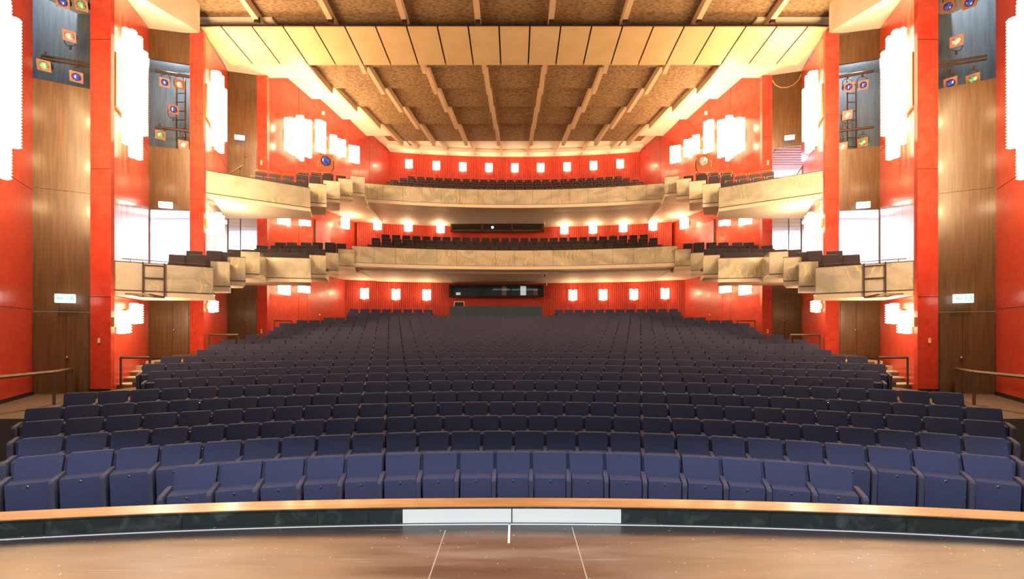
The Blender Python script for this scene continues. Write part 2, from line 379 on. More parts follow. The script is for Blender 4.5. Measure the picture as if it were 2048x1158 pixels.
R3 = [(-11.84, 22.2), (-10.15, 27.45), (-9.8, 28.75), (-8.75, 32.05)]
W = [tuple((-p[0], p[1]) for p in q) for q in W]; Rw = [tuple((-p[0], p[1]) for p in q) for q in Rw]      # mirrored to +x; s = -1 puts them on the left
PIL = [((-a[0], a[1]), (-b[0], b[1]), c) for a, b, c in PIL]; R3 = [(-p[0], p[1]) for p in R3]
def exit_sign(c, wd, h, rz, label):
    r = empty('exit_sign', c, rz, label, 'sign', 'lit exit signs')
    MB().box(-wd/2, -.05, -h/2, wd/2, .05, h/2).build('housing', EXITM, r, 0.01)
    g = MB()  # running figure, door and arrow
    x = wd*.16; q = h*.38
    g.box(x-.02*wd*4, -.056, -q, x-.01, -.05, q); g.prism([(x+.05, -.056), (x+.12, -.056), (x+.12, -.05), (x+.05, -.05)], -q*.2, q*.5)
    g.prism([(x+.03, -.056), (x+.06, -.056), (x+.06, -.05), (x+.03, -.05)], -q, -q*.2); g.prism([(x+.1, -.056), (x+.13, -.056), (x+.13, -.05), (x+.1, -.05)], -q*.8, -q*.1)
    g.box(x+.07, -.056, q*.6, x+.11, -.05, q); g.box(-wd*.32, -.056, -q*.25, -wd*.06, -.05, q*.25)
    g.prism([(-wd*.42, -.056), (-wd*.3, -.056), (-wd*.3, -.05), (-wd*.42, -.05)], [-.005, -q*.7, -q*.7, -.005], [.005, q*.7, q*.7, .005])
    g.build('pictogram', EXITG, r)
def door_knob(parent, c, r=0.035):
    MB().lathe(c, [(r*.5, 0), (r*.5, .03), (r, .04), (r*.95, .06), (r*.4, .07)], 12, Vector((0, -1, 0)).to_track_quat('Z', 'Y')).build('door_knob', CHROME, parent, smooth=True)
dn = 0
for s, sd in SIDES:
    nm = 'wall_'+sd
    # pillars
    tops = [14.2, 13.05, 13.98]; bots = [-.05, -.2, .4]
    for (a, b, yb), zt, zb in zip(PIL, tops, bots):
        struct(MB().prism([(s*a[0], a[1]), (s*b[0], b[1]), (s*b[0], yb), (s*a[0], yb)], zb, zt).build(nm, RED))
        for zz in ([6.43, 2.7, 10.2] if a[1] < 14 else [6.7, 9.9] if a[1] < 18 else [5.5, 11.0]):
            struct(MB().box(min(s*a[0], s*b[0]), a[1]-.004, zz-.008, max(s*a[0], s*b[0]), a[1]+.01, zz+.008).build('trim_1', SEAM))
    # red splayed walls
    out = (.15, .08)
    wallp(nm, *Rw[0], -.3, [10.6, 14], out, s, RED)
    wallp(nm, *Rw[1], -.3, 2.9, out, s, RED); wallp(nm, *Rw[1], [5.62, 6.28], [12.0, 12.9], out, s, RED)
    wallp(nm, *Rw[2], .3, 3.9, out, s, RED); wallp(nm, *Rw[2], [7.6, 7.6], [12.95, 13.9], out, s, RED)
    wallp('window_1' if s < 0 else 'window_2', *Rw[1], 2.9, [5.62, 6.28], out, s, PALE)
    if s < 0: wallp('window_3', *Rw[2], 3.9, 7.6, out, s, PALE)
    else:
        wallp('window_4', *Rw[2], 3.9, 7.6, out, s, PALE)
    for j in (0, 1, 2):      # horizontal seams
        for zz in ((5.62, 2.3) if j == 0 else (8.3,) if j == 1 else (9.3,)):
            q, a_, b_ = rect_on(*Rw[j], .02, .98, zz, zz+.014, 0, .004, s); struct(MB().prism(q, a_, b_).build('trim_2', SEAM))
    # R3 long wall in three pieces
    for (a, b, z0, z1) in ((R3[0], R3[1], .8, 14.7), (R3[1], R3[2], 2, 14.7), (R3[2], R3[3], 6, 14.7)):
        wallp(nm, a, b, z0, z1, (.2, .05), s, RED)
        q, a_, b_ = rect_on(a, b, .34, .343, z0, z1, 0, .004, s); struct(MB().prism(q, a_, b_).build('trim_2', SEAM))
    # wooden panels with openings
    def wood(j, z0, z1, m=WOOD): return wallp(nm, *W[j], z0, z1, (.0, .12), s, m)
    wood(0, -.05, 2.25); wood(0, 2.26, 5.7); wood(0, 5.71, 8.75); wood(0, 13.2, 14.5)
    wood(1, .4, 2.9); wood(1, [6.2, 6.25], 8.55); wood(1, 11.8, 12.9)
    wood(2, 1.0, 3.9); wood(2, 10.45 if s > 0 else 7.3, 13.95)
    if s < 0: pass
    # doors: lower leaves with seam and knob
    for j, zb, zt, kz in ((0, -.05, 2.2, .95), (1, .7, 2.75, 1.75), (2, 1.28, 3.3, 2.2)) + (((2, 7.4, 10.4, 10.0),) if s < 0 else ()):
        dn += 1
        A = Vector(W[j][0]); B = Vector(W[j][1])
        q, a_, b_ = rect_on(*W[j], .03, .975, zb, zt, 0.0, .035, s)
        m_ = WOOD
        d = struct(MB().prism(q, a_, b_).build('door_%d' % dn, m_))
        q, a_, b_ = rect_on(*W[j], .57, .58, zb, zt, .034, .038, s); MB().prism(q, a_, b_).build('door_seam', SEAM, d)
        t = .64; c = A+(B-A)*t; door_knob(d, (s*c.x, c.y-.05, kz))
    # exit signs
    where = ('above the dark doors beside the %s pillar', 'above the bright window high on the %s wood panel', 'high on the farthest %s wood panel')
    exit_sign((s*12.62, 12.93, 2.62), .42, .24, -s*.5, 'lit green-white exit sign '+where[0] % ('nearest '+sd))
    exit_sign((s*12.85, 16.95, 6.35), .42, .22, -s*.3, 'lit exit sign '+where[1] % sd)
    exit_sign((s*12.85, 21.5, 10.75 if s < 0 else 10.75), .4, .2, -s*.3, 'lit exit sign '+where[2] % sd)
    # light switches on pillars
    for (x, y, z, lab) in ((12.08, 13.39, 1.43, 'nearest'), (12.1, 21.99, 9.75, 'far upper'), (12.1, 21.99, 4.65, 'far middle'), (12.1, 21.99, 1.7, 'far lower')):
        wq = .035; hq = .07 if y < 15 else .11
        o = MB().box(s*x-wq, y-.02, z-hq, s*x+wq, y+.0, z+hq).build('light_switch', BUTTON); tag(o, 'small ivory switch plate on the %s %s red pillar' % (lab, sd), 'switch')
    # foyers seen through the openings
    def room(x0, x1, y0, y1, z0, z1, m, ceil=None):
        xa, xb = sorted((s*x0, s*x1))
        struct(MB().box(xa, y1, z0, xb, y1+.1, z1).build('wall_back', m)); struct(MB().box(s*x1-.05, y0, z0, s*x1+.05, y1, z1).build(nm, m))
        struct(MB().box(xa, y0, z0-.1, xb, y1+.1, z0).build('floor', m)); struct(MB().box(xa, y0, z1, xb, y1+.1, z1+.1).build('ceiling', ceil or m))
    room(12.95, 17.5, 17.55, 19.9, 3.0, 6.6, FOY)
    light('AREA', 'foyer_light', (s*15.0, 18.6, 6.5), 260, (.92, .95, 1), 2.5, (0, 0, 0), 1.6)
    room(13.0, 18.5, 22.1, 25.3, 4.0, 7.5, FOY)
    light('AREA', 'foyer_light', (s*15.2, 23.6, 7.3), 170, (.92, .93, 1), 2.5, (0, 0, 0), 1.6)
    if s > 0:
        room(13.0, 18.5, 22.1, 25.3, 8.0, 10.9, FOY)
        light('AREA', 'foyer_light', (s*15.2, 23.6, 10.6), 200, (1, .85, .88), 2.5, (0, 0, 0), 1.6)
    for lv in ((7.44,), (7.44, 10.8))[s > 0]:
        for j in range(9): struct(MB().box(min(s*13.0, s*17.5), 22.3+j*.33, lv-.1, max(s*13.0, s*17.5), 22.42+j*.33, lv).build('trim_3', PINK if lv > 8 else FIN))
    # glass window mullions
    for (j, t, z0, z1) in ((1, .0, 3.0, 6.25), (1, .38, 3.0, 6.25), (2, .0, 4.0, 7.4), (2, .42, 4.0, 7.4)):
        if t == 0 or j == 2:
            q, a_, b_ = rect_on(*W[j], t, t+.02, z0, z1, -.05, .03, s); struct(MB().prism(q, a_, b_).build('trim_4', IRON))
    # lighting recesses: grey-blue boxes with lamps
    room(13.15, 16.8, 13.55, 15.8, 8.2, 14.2, GREY); room(12.75, 16.2, 17.6, 19.4, 8.2, 12.6, GREY)
    light('POINT', 'recess_light', (s*14.9, 14.4, 13.7), 190, (.85, .93, 1), .15); light('POINT', 'recess_light', (s*13.6, 18.2, 12.2), 90, (.85, .93, 1), .15)

# ------------------------------------------------------------------ rear walls (ribbed) and booth windows
def ribbed(name, R, yc, xe, z0, z1, pitch=0.12):
    m = MB(); n = int(2*xe/pitch); pts = []
    for i in range(n):
        x = -xe+i*pitch
        for dx, d in ((0, 0), (.035, 0), (.036, .025), (pitch-.001, .025)):
            xx = x+dx; pts.append((xx, yc+sqrt((R-d)**2-xx*xx)))
    vs = [(x, y, z0) for x, y in pts]+[(x, y, z1) for x, y in pts]; N = len(pts)
    m.add(vs, [(i, i+1, N+i+1, N+i) for i in range(N-1)])
    m.add([(-xe, yc+R+.1, z0), (xe, yc+R+.1, z0), (xe, yc+R+.1, z1), (-xe, yc+R+.1, z1)], [(0, 1, 2, 3)])
    return struct(m.build(name, REDD))
ribbed('wall_back', 35.3, YCR, 10.2, 1.7, 5.2); ribbed('wall_back', 36.1, YCR, 9.75, 5.0, 9.2); ribbed('wall_back', 42.0, -9.0, 8.98, 9.5, 14.6)
def booth(name, x0, x1, Y, z0, z1, litpane):
    r = MB(); cx = (x0+x1)/2
    xs = [x0, x0+(x1-x0)*.335, x0+(x1-x0)*.66, x1]
    r.box(x0-.06, Y-.05, z1-.06, x1+.06, Y+.3, z1+.03).box(x0-.06, Y-.05, z0-.03, x1+.06, Y+.3, z0+.06)
    for x in xs: r.box(x-.06, Y-.05, z0, x+.06, Y+.3, z1)
    f = struct(r.build(name, BLACK if litpane else WOODD))
    for j in range(3): MB().box(xs[j]+.05, Y+.0, z0+.05, xs[j+1]-.05, Y+.02, z1-.05).build('pane', GLASSD if not litpane else BGLASS, f)
    return f
BGLASS = bpy.data.materials.new('clear_booth_glass'); BGLASS.use_nodes = True
_nt = BGLASS.node_tree; _o = _nt.nodes['Material Output']; _t = _nt.nodes.new('ShaderNodeBsdfTransparent'); _g = _nt.nodes.new('ShaderNodeBsdfGlossy'); _g.inputs['Roughness'].default_value = .03
_m = _nt.nodes.new('ShaderNodeMixShader'); _m.inputs[0].default_value = .02; _t.inputs[0].default_value = (.9, .95, 1, 1)
_nt.links.new(_t.outputs[0], _m.inputs[1]); _nt.links.new(_g.outputs[0], _m.inputs[2]); _nt.links.new(_m.outputs[0], _o.inputs[0])
YB = 28.35
bx0, bx1 = (901-CX)/F_PX*YB, (1086-CX)/F_PX*YB
booth('window_5', bx0, bx1, YB, 3.85, 4.55, True)
# little projection room behind the lower window
struct(MB().box(bx0, YB+.25, 3.86, bx1, YB+.28, 4.56).build('wall_back', mat('booth_wall', (.05, .06, .08), .8)))
MWH = mat('white_sheet', (.9, .95, .9), .6, emis=(.8, 1, .85), estr=.35)
o = MB().box(.1-.9, YB+.14, 3.9, .1-.9+.3, YB+.24, 4.52).build('booth_cabinet', CREAM); tag(o, 'pale cabinet behind the middle pane of the lower booth window', 'cabinet')
o = MB().box(.35, YB+.16, 3.9, .7, YB+.24, 4.5).build('white_screen', MWH); tag(o, 'bright white screen behind the right pane of lower booth window', 'screen')
o = MB().box(1.15, YB+.16, 3.9, 1.42, YB+.24, 4.3).build('booth_box', COPPER); tag(o, 'brown box behind the right pane of lower booth window', 'box')
o = MB().box(bx0+.35, YB+.14, 3.95, bx0+.62, YB+.24, 4.1).build('booth_monitor', MWH); tag(o, 'glowing monitor behind the left pane of lower booth window', 'monitor')
YB2 = 29.1
booth('window_6', (904-CX)/F_PX*YB2, (1087-CX)/F_PX*YB2, YB2, 8.05, 8.62, False)
o = MB().lathe(((986-CX)/F_PX*YB2, YB2-.02, CAMZ+(HY-455)/F_PX*YB2), [(.07, 0), (.08, .02), (.02, .03)], 12, Vector((0, -1, 0)).to_track_quat('Z', 'Y')).build('projector_lens', EXITM)
tag(o, 'small glowing projector lens in the upper dark booth window', 'lens')
# control desk
dk = empty('control_desk', (0, 0, 0), label='long dark blue-grey control desk behind the last centre row', cat='desk')
dx0, dx1 = (901-CX)/F_PX*26.2, (1086-CX)/F_PX*26.2
for j in range(3): MB().box(dx0+j*(dx1-dx0)/3, 26.2, 1.8, dx0+(j+1)*(dx1-dx0)/3-.01, 26.3, 3.12).build('front_panel', DESK, dk)
MB().box(dx0, 26.3, 3.05, dx1, 26.9, 3.12).build('desk_top', DESK, dk)
mo = empty('desk_monitor', ((919-CX)/F_PX*26.4, 26.5, 3.12), label='small monitor with a pale frame on the left of the control desk', cat='monitor')
MB().box(-.27, -.03, .02, .27, .03, .28).build('screen', BLACK, mo)
q = MB().box(-.30, -.04, 0, -.26, .04, .3).box(.26, -.04, 0, .30, .04, .3).box(-.26, -.04, .26, .26, .04, .3).build('frame', MONW, mo)

# ------------------------------------------------------------------ lamps
def column_mb(mb, x, y, z0, z1, r=0.105, pitch=0.078, n=8):
    k = max(2, int((z1-z0)/pitch)); h = (z1-z0)/k; prof = []
    for i in range(k):
        prof += [(r*.56, z0+i*h), (r, z0+(i+.35)*h), (r*.97, z0+(i+.65)*h)]
    prof.append((r*.80, z1)); mb.lathe((x, y, 0), prof, n)
def chandelier(p0, p1, cols, s, label, r=.115, power=250, d=.32, nl=3, lights=True, group='big glass column chandeliers', cat='chandelier', name='chandelier'):
    A = Vector(p0); B = Vector(p1); u = (B-A).normalized(); n = Vector((u.y, -u.x))
    if n.dot(Vector((0, 8))-A) < 0: n = -n
    cA = A+u*cols[0][0]; root = empty(name, (0, 0, 0), 0, label, cat, group)
    z0a = min(c[1] for c in cols); z1a = max(c[2] for c in cols)
    q = []
    for j, (t, z0, z1) in enumerate(cols):
        v = A+u*t+n*(d*(1.0 if j % 2 == 0 else .75)); m = MB(); column_mb(m, s*v.x, v.y, z0, z1, r); m.build('glass_column', LAMP, root, smooth=False)
    t0, t1 = cols[0][0], cols[-1][0]
    v0 = A+u*t0+n*.02; v1 = A+u*t1+n*.02; v2 = A+u*t1+n*.08; v3 = A+u*t0+n*.08
    MB().prism([(s*v0.x, v0.y), (s*v1.x, v1.y), (s*v2.x, v2.y), (s*v3.x, v3.y)], z0a+.3*(z1a-z0a), z1a-.3*(z1a-z0a)).build('mounting_plate', BRASS, root)
    if lights:
        c = A+u*((t0+t1)/2)+n*(d+.40)
        for i in range(nl):
            z = z0a+(z1a-z0a)*(i+.5)/nl
            light('POINT', 'lamp_light', (s*c.x, c.y, z), power/nl*K_LAMP, WARM, .2, parent=root)
    return root
for s, sd in SIDES:
    # chandelier on the nearest splayed wall (z from the photo)
    a, b = Rw[0]; L = (Vector(b)-Vector(a)).length
    chandelier(a, b, [(t, z0, z1) for t, z0, z1 in ((.3, 5.0, 8.4), (.6, 5.0, 8.8), (.9, 5.1, 9.2), (1.2, 5.2, 9.3), (1.48, 5.25, 9.45), (1.76, 5.3, 9.5), (2.04, 6.15, 9.3))], s,
        'tall blown-out glass column chandelier at the far %s edge of the hall' % sd, power=900)
    a, b = Rw[1]
    chandelier(a, b, [(t, z0, z1) for t, z0, z1 in ((.05, 7.35, 10.5), (.35, 7.35, 10.85), (.65, 7.2, 11.0), (.95, 7.15, 11.15), (1.25, 7.2, 11.15), (1.55, 8.1, 11.1), (1.85, 8.2, 11.0))], s,
        'tall white-hot glass column chandelier between the two nearest %s pillars' % sd, power=900)
    a, b = Rw[2]
    chandelier(a, b, [(t, z0, z1) for t, z0, z1 in ((.0, 8.95, 11.6), (.3, 8.9, 11.8), (.6, 8.95, 11.95), (.9, 8.95, 12.1), (1.2, 8.95, 12.1), (1.5, 9.06, 11.9), (1.8, 9.66, 11.85))], s,
        'tall glass column chandelier between the second and third %s pillars' % sd, power=800)
    # upper tier, long red wall: column clusters, t measured along R3 line; from photo x
    def tR3(x):    # x px (left image) -> point on R3 lines
        k = (CX-x)/F_PX
        best = None
        for i in range(3):
            A = Vector(R3[i]); B = Vector(R3[i+1]); d = B-A
            t = (k*A.y-A.x)/(d.x-k*d.y)
            if -0.3 <= t <= 1.3 and (best is None or 0 <= t <= 1): best = (i, t, A+d*t)
        return best
    def onwall(x, ya, yb):
        i, t, v = tR3(x); za = CAMZ+(HY-ya)/F_PX*v.y; zb = CAMZ+(HY-yb)/F_PX*v.y; return v, zb, za
    def cluster(items, lab, power, nl=2, nm='wall_chandelier', group='glass column lights on the long red walls', r=.13):
        root = empty(nm, (0, 0, 0), 0, lab, 'wall light', group)
        pts = []
        for (x, ya, yb) in items:
            v, z0, z1 = onwall(x, ya, yb); px, py = v.x-.28, v.y-.08; m = MB(); column_mb(m, s*px, py, z0, z1, r); m.build('glass_column', LAMP, root); pts.append((px, py, z0, z1))
        v, z0, z1 = onwall(sum(i[0] for i in items)/len(items), items[0][1], items[0][2])
        MB().box(s*v.x-.1, v.y-.1, z0+.3*(z1-z0), s*v.x+.1, v.y+.1, z1-.3*(z1-z0)).build('mounting_plate', BRASS, root)
        cx = sum(p[0] for p in pts)/len(pts)-.4; cy = sum(p[1] for p in pts)/len(pts)-.15; za = min(p[2] for p in pts); zb = max(p[3] for p in pts)
        for i in range(nl): light('POINT', 'lamp_light', (s*cx, cy, za+(zb-za)*(i+.5)/nl), power/nl*K_LAMP, WARM, .15, parent=root)
    cluster([(565, 238, 303), (573, 237, 308), (581, 239, 312)], 'three-column glass wall light, first after the far %s pillar on the upper tier' % sd, 130)
    cluster([(589, 233, 318), (595, 233, 323)], 'longest glass column wall light on the upper %s wall' % sd, 110)
    cluster([(605, 241, 315), (611, 242, 317)], 'glass column wall light just behind the longest one, upper %s wall' % sd, 110)
    cluster([(627, 241, 304), (633, 242, 306), (640, 245, 308)], 'mid-length glass column wall light at middle of the upper %s wall' % sd, 120)
    cluster([(656, 271, 307), (662, 272, 309)], 'short glass wall light, left of a close pair on upper %s wall' % sd if s < 0 else 'short glass wall light, nearer of a close pair on upper right wall', 60, 1)
    cluster([(671, 279, 312), (680, 281, 315)], 'short glass wall light beside the %s follow spot' % sd, 60, 1)
    cluster([(694, 292, 325), (702, 293, 327), (708, 294, 328)], 'short glass wall light nearest the back on the upper %s wall' % sd, 70, 1)
    # middle tier
    G2 = 'small glass wall lights under the upper balcony side'
    cluster([(551, 437, 449), (560, 437, 450), (568, 438, 451)], 'low glass light tucked under the upper balcony, nearer one on %s side' % sd, 35, 1, 'wall_light', G2)
    cluster([(594, 441, 452), (602, 441, 452), (609, 442, 453)], 'low glass light tucked under the upper balcony, farther one on %s side' % sd, 35, 1, 'wall_light', G2)
    cluster([(678, 436, 457), (683, 437, 458), (688, 438, 459)], 'square glass light beside the pink-lit doorway on %s middle tier' % sd, 35, 1, 'wall_light', G2)
    G3 = 'small glass wall lights under the lower balcony side'
    cluster([(552, 571, 588), (560, 571, 590), (568, 571, 591)], 'glass wall light under the lower balcony, near the third %s pillar' % sd, 35, 1, 'wall_light', G3)
    cluster([(592, 572, 585), (600, 572, 586), (608, 573, 587)], 'glass wall light under the lower balcony, second from third %s pillar' % sd, 35, 1, 'wall_light', G3)
    # bays, lower and middle tier
    for (w_, cols, lab, pw) in ((Rw[1], ((-.1, 1.64, 2.28), (.12, 1.62, 2.3), (.34, 1.64, 2.32)), 'bright glass wall light on the red wall just behind the nearest %s pillar' % sd, 60),
                          (Rw[1], ((1.1, 1.95, 2.57), (1.33, 1.93, 2.6), (1.56, 1.95, 2.58)), 'bright glass wall light between the nearest %s pillar and wooden doors' % sd, 60),
                          (Rw[2], ((.0, 2.45, 2.88), (.22, 2.42, 2.9), (.44, 2.45, 2.88)), 'glass wall light behind the second %s pillar under the balcony' % sd, 50),
                          (Rw[2], ((.0, 5.5, 6.2), (.25, 5.45, 6.25), (.5, 5.5, 6.2)), 'glass light on pale panel behind second %s pillar, nearer one' % sd, 50),
                          (Rw[2], ((1.1, 5.75, 6.5), (1.35, 5.7, 6.5), (1.6, 5.8, 6.5)), 'glass light on pale panel behind second %s pillar, farther one' % sd, 50)):
        chandelier(w_[0], w_[1], cols, s, lab, r=.13, power=pw, d=.25, nl=1, group='small glass wall lights in the pillar bays', cat='wall light', name='wall_light')
# rear wall sconces
def sconce(x, yt, yb, R, yc, lab, group, power=30):
    k = (x-CX)/F_PX; Y = (yc+sqrt(R*R*(1+k*k)-k*k*yc*yc))/(1+k*k); X = k*Y
    # solve on circle x^2+(y-yc)^2=R^2
    z1 = CAMZ+(HY-yt)/F_PX*Y; z0 = CAMZ+(HY-yb)/F_PX*Y
    root = empty('wall_sconce', (X, Y-.03, z0), 0, lab, 'wall light', group)
    m = MB()
    for dx, dy, dz in ((-.17, -.16, 0), (0, -.22, -.04), (.17, -.16, 0)): column_mb(m, dx, dy, dz, z1-z0+dz, .10, .1)
    m.build('glass_shade', LAMP, root)
    MB().box(-.2, -.05, .1, .2, 0, z1-z0-.1).build('mounting_plate', BRASS, root)
    light('POINT', 'sconce_light', (0, -.48, (z1-z0)*.6), power*K_LAMP, WARM, .1, parent=root)
def names(n): return ['leftmost']+['%s from the left' % ORD[i] for i in range(2, n)]+['rightmost']
for j, x in enumerate((820, 874.5, 927, 979, 1030.5, 1082, 1134.5, 1187, 1240)):
    e = abs(x-1030)/210; sconce(x, 329-8*e*e, 346-8*e*e, 42.0, -9.0, 'glass sconce on upper balcony back wall, %s' % names(9)[j], 'sconces on the upper back wall', 26)
for j, (x, dy) in enumerate(((758, 0), (819, 3), (883, 6), (1129, 8), (1186, 7), (1246, 4), (1305, 1))):
    sconce(x, 441+dy, 461+dy, 36.1, YCR, 'glass sconce on middle balcony back wall, %s' % names(7)[j], 'sconces on the middle back wall', 30)
for j, (x, dy) in enumerate(((732, 0), (794.5, 1.5), (855.5, 2.5), (1146, 3), (1206, 2.5), (1267, 1.5), (1329, 0))):
    sconce(x, 577+dy, 598+dy, 35.3, YCR, 'glass sconce on parterre back wall, %s' % names(7)[j], 'sconces on the parterre back wall', 30)

# ------------------------------------------------------------------ ceiling
def spacing(Y): return 2.85 if Y < 22.3 else 2.85-(Y-22.3)*.089
def brown_band(y0, y1, z0, z1, half=4.1, fins=True, x_fixed=None):
    ext = lambda y: x_fixed if x_fixed else half*spacing(y)
    a, b = ext(y0), ext(y1)
    o = struct(MB().slab([(-a, y0, z0+.12), (a, y0, z0+.12), (b, y1, z1+.12), (-b, y1, z1+.12)], .12).build('ceiling', BROWN))
    if fins:
        for n in range(-4, 4):
            q0, q1 = (n+.5)*spacing(y0), (n+.5)*spacing(y1); wd = .10
            f = MB().add([(q0-wd, y0, z0), (q0+wd, y0, z0), (q1+wd, y1, z1), (q1-wd, y1, z1), (q0-wd, y0, z0-.32), (q0+wd, y0, z0-.32), (q1+wd, y1, z1-.32), (q1-wd, y1, z1-.32)],
                         [(0,1,2,3),(7,6,5,4),(0,4,5,1),(1,5,6,2),(2,6,7,3),(3,7,4,0)]).build('ceiling_fin', FIN, o)
bands = [18.6, 21.9, 23.8, 25.75, 27.9, 30.4]
for j in range(5): brown_band(bands[j]+.02, bands[j+1], 14.72, 14.27, (3.5, 3.5, 3.5, 3.5, 3.9)[j])  # cork cut narrow; white beside it stands in for the lamplight wash
brown_band(9.0, 14.0, 14.5, 14.1, x_fixed=12.6); brown_band(14.02, 18.55, 14.4, 13.98, x_fixed=12.6)
# lit strip above the back wall
struct(MB().slab([(-8.2, 30.45, 14.75), (8.2, 30.45, 14.75), (8.0, 33.3, 14.38), (-8.0, 33.3, 14.38)], .1).build('ceiling', WHITE))
for n in range(-4, 4):
    q0, q1 = (n+.5)*2.0, (n+.5)*1.85; z0, z1 = 14.65, 14.28
    struct(MB().add([(q0-.08, 30.45, z0), (q0+.08, 30.45, z0), (q1+.08, 32.6, z1), (q1-.08, 32.6, z1), (q0-.08, 30.45, z0-.3), (q0+.08, 30.45, z0-.3), (q1+.08, 32.6, z1-.12), (q1-.08, 32.6, z1-.12)],
                         [(0,1,2,3),(7,6,5,4),(0,4,5,1),(1,5,6,2),(2,6,7,3),(3,7,4,0)]).build('trim_5', FIN))
struct(ring(MB(), 41.2, 41.99, -9.0, -8.7, 8.7, 14.2, 14.6).build('trim_5', WHITE))
# plaster margins along the side walls (stepped), widened to paint lamplight washing out the cork
mb_ = [22.3, 24.9, 27.3, 29.6, 32.4]
def wx(y):
    for i in range(3):
        A, B = R3[i], R3[i+1]
        if y <= B[1] or i == 2: return A[0]+(B[0]-A[0])*(y-A[1])/(B[1]-A[1])
for s, sd in SIDES:
    for j in range(4):
        y0, y1 = mb_[j]+.02, mb_[j+1]
        a0, a1 = 3.46*spacing(y0), 3.46*spacing(y1) if j < 3 else 7.0
        pts = [(s*a0, y0, 14.75), (s*a1, y1, 14.35), (s*(wx(y1)+.15), y1, 14.35), (s*(wx(y0)+.15), y0, 14.75)]
        struct(MB().slab(pts, .08).build('ceiling', WHITE))
    # bay ceilings
    struct(MB().slab([(s*11.95, 17.4, 13.1), (s*11.95, 9, 11.1), (s*15, 9, 11.1), (s*15, 17.4, 13.1)], .12).build('ceiling', WHITE))
    struct(MB().prism([(s*11.9, 9), (s*11.9, 17.4), (s*12.0, 17.4), (s*12.0, 9)], [11.0, 13.0, 13.0, 11.0], 14.6).build('trim_6', WHITE))
    struct(MB().slab([(s*9.5, 18.0, 14.0), (s*9.5, 22.25, 14.05), (s*14, 22.25, 14.05), (s*14, 18.0, 14.0)], .1).build('ceiling', WHITE))
# reflector sheet of pale panels
rf = empty('sound_reflector', (0, 0, 0), label='pale gold sound reflector of long panels hanging across the ceiling', cat='ceiling panel')
for n in range(-10, 11):
    x0, x1 = n*1.2-.6+.03, n*1.2+.6-.03
    if n == -10: x0 += .2
    if n == 10: x1 -= .2
    MB().slab([(x0, 17.9, 13.57), (x1, 17.9, 13.57), (x1, 20.1, 13.37), (x0, 20.1, 13.37)], .04).build('reflector_panel', REFL, rf)
MB().slab([(-12.3, 17.93, 13.64), (12.3, 17.93, 13.64), (12.3, 20.07, 13.44), (-12.3, 20.07, 13.44)], .06).build('backing_frame', SEAM, rf)
# small lamp housings at the fin ends of the front band
for n in range(-4, 4):
    x = (n+.5)*2.85
    o = MB().box(x-.08, 17.75, 13.62, x+.10, 17.87, 13.86).build('fin_end_box', SEAM)
    tag(o, 'small dark box at the end of a ceiling fin above the reflector, %s' % ('leftmost' if n == -4 else 'rightmost' if n == 3 else ORD[n+5]+' from left'), 'box', 'boxes at the ceiling fin ends')

# ------------------------------------------------------------------ balconies
def balcony_box(s, fr, side_end, zt, wallpts, sd, name_lab, gh=.83, fas=.17):
    """front edge fr=(p0 outer, p1 inner), side_end point, polygon closed at the wall; data is for the left side"""
    s = -s
    root = empty('balcony_box', (0, 0, 0), 0, name_lab, 'balcony', 'stepped balcony boxes on the %s side' % sd)
    poly = [fr[0], fr[1], side_end]+wallpts
    pp = [(s*p[0], p[1]) for p in poly]
    MB().prism(pp, zt-gh-fas, zt-gh-.02).build('plaster_slab', WHITE, root)
    def strip(a, b, z0, z1, th, m, nm, o=0.0):
        A = Vector(a); B = Vector(b); u = (B-A).normalized(); n = Vector((u.y, -u.x))
        q = [A-n*o, B-n*o, B-n*(o+th), A-n*(o+th)]
        # inward normal: away from camera
        c = (q[0]+q[2])/2
        return MB().prism([(s*v.x, v.y) for v in q], z0, z1).build(nm, m, root)
    strip(fr[0], fr[1], zt-gh, zt, .04, GLASSF, 'engraved_panel', -.01)
    strip(fr[1], side_end, zt-gh, zt, .04, GLASSF, 'engraved_panel', -.01)
    strip(fr[0], fr[1], zt-gh-.02, zt-gh, .05, SEAM, 'dark_trim', -.015)  # thin dark trim strip under the engraved panel
    strip(fr[0], fr[1], zt, zt+.02, .06, WOODD, 'hand_rail', -.015)
    return root
lowerbox = [
 ('A', (-11.78, 13.55), (-9.8, 14.95), (-10.35, 15.9), 3.76, [(-12.8, 15.9)]),
 ('B', (-10.3, 15.6), (-9.75, 15.75), (-10.2, 16.55), 4.07, [(-13.1, 16.55), (-12.6, 15.6)]),
 ('C', (-10.2, 16.35), (-9.65, 16.5), (-10.35, 17.5), 4.34, [(-12.3, 17.5), (-13.0, 16.35)]),
 ('D', (-10.35, 17.4), (-9.75, 17.6), (-10.3, 19.1), 4.72, [(-12.25, 19.1), (-11.75, 18.0), (-11.75, 17.4)]),
 ('E', (-10.45, 18.95), (-8.55, 19.3), (-9.1, 20.6), 4.75, [(-12.9, 20.6), (-12.2, 18.95)]),
 ('F', (-9.15, 20.5), (-8.5, 20.7), (-9.0, 22.3), 5.1, [(-11.8, 22.3), (-12.9, 20.5)]),
 ('G', (-9.2, 22.2), (-8.6, 22.45), (-9.0, 23.45), 5.5, [(-11.4, 23.45), (-11.8, 22.2)]),
 ('H', (-8.95, 23.3), (-8.2, 23.5), (-8.6, 25.0), 5.87, [(-10.9, 25.0), (-11.4, 23.3)])]
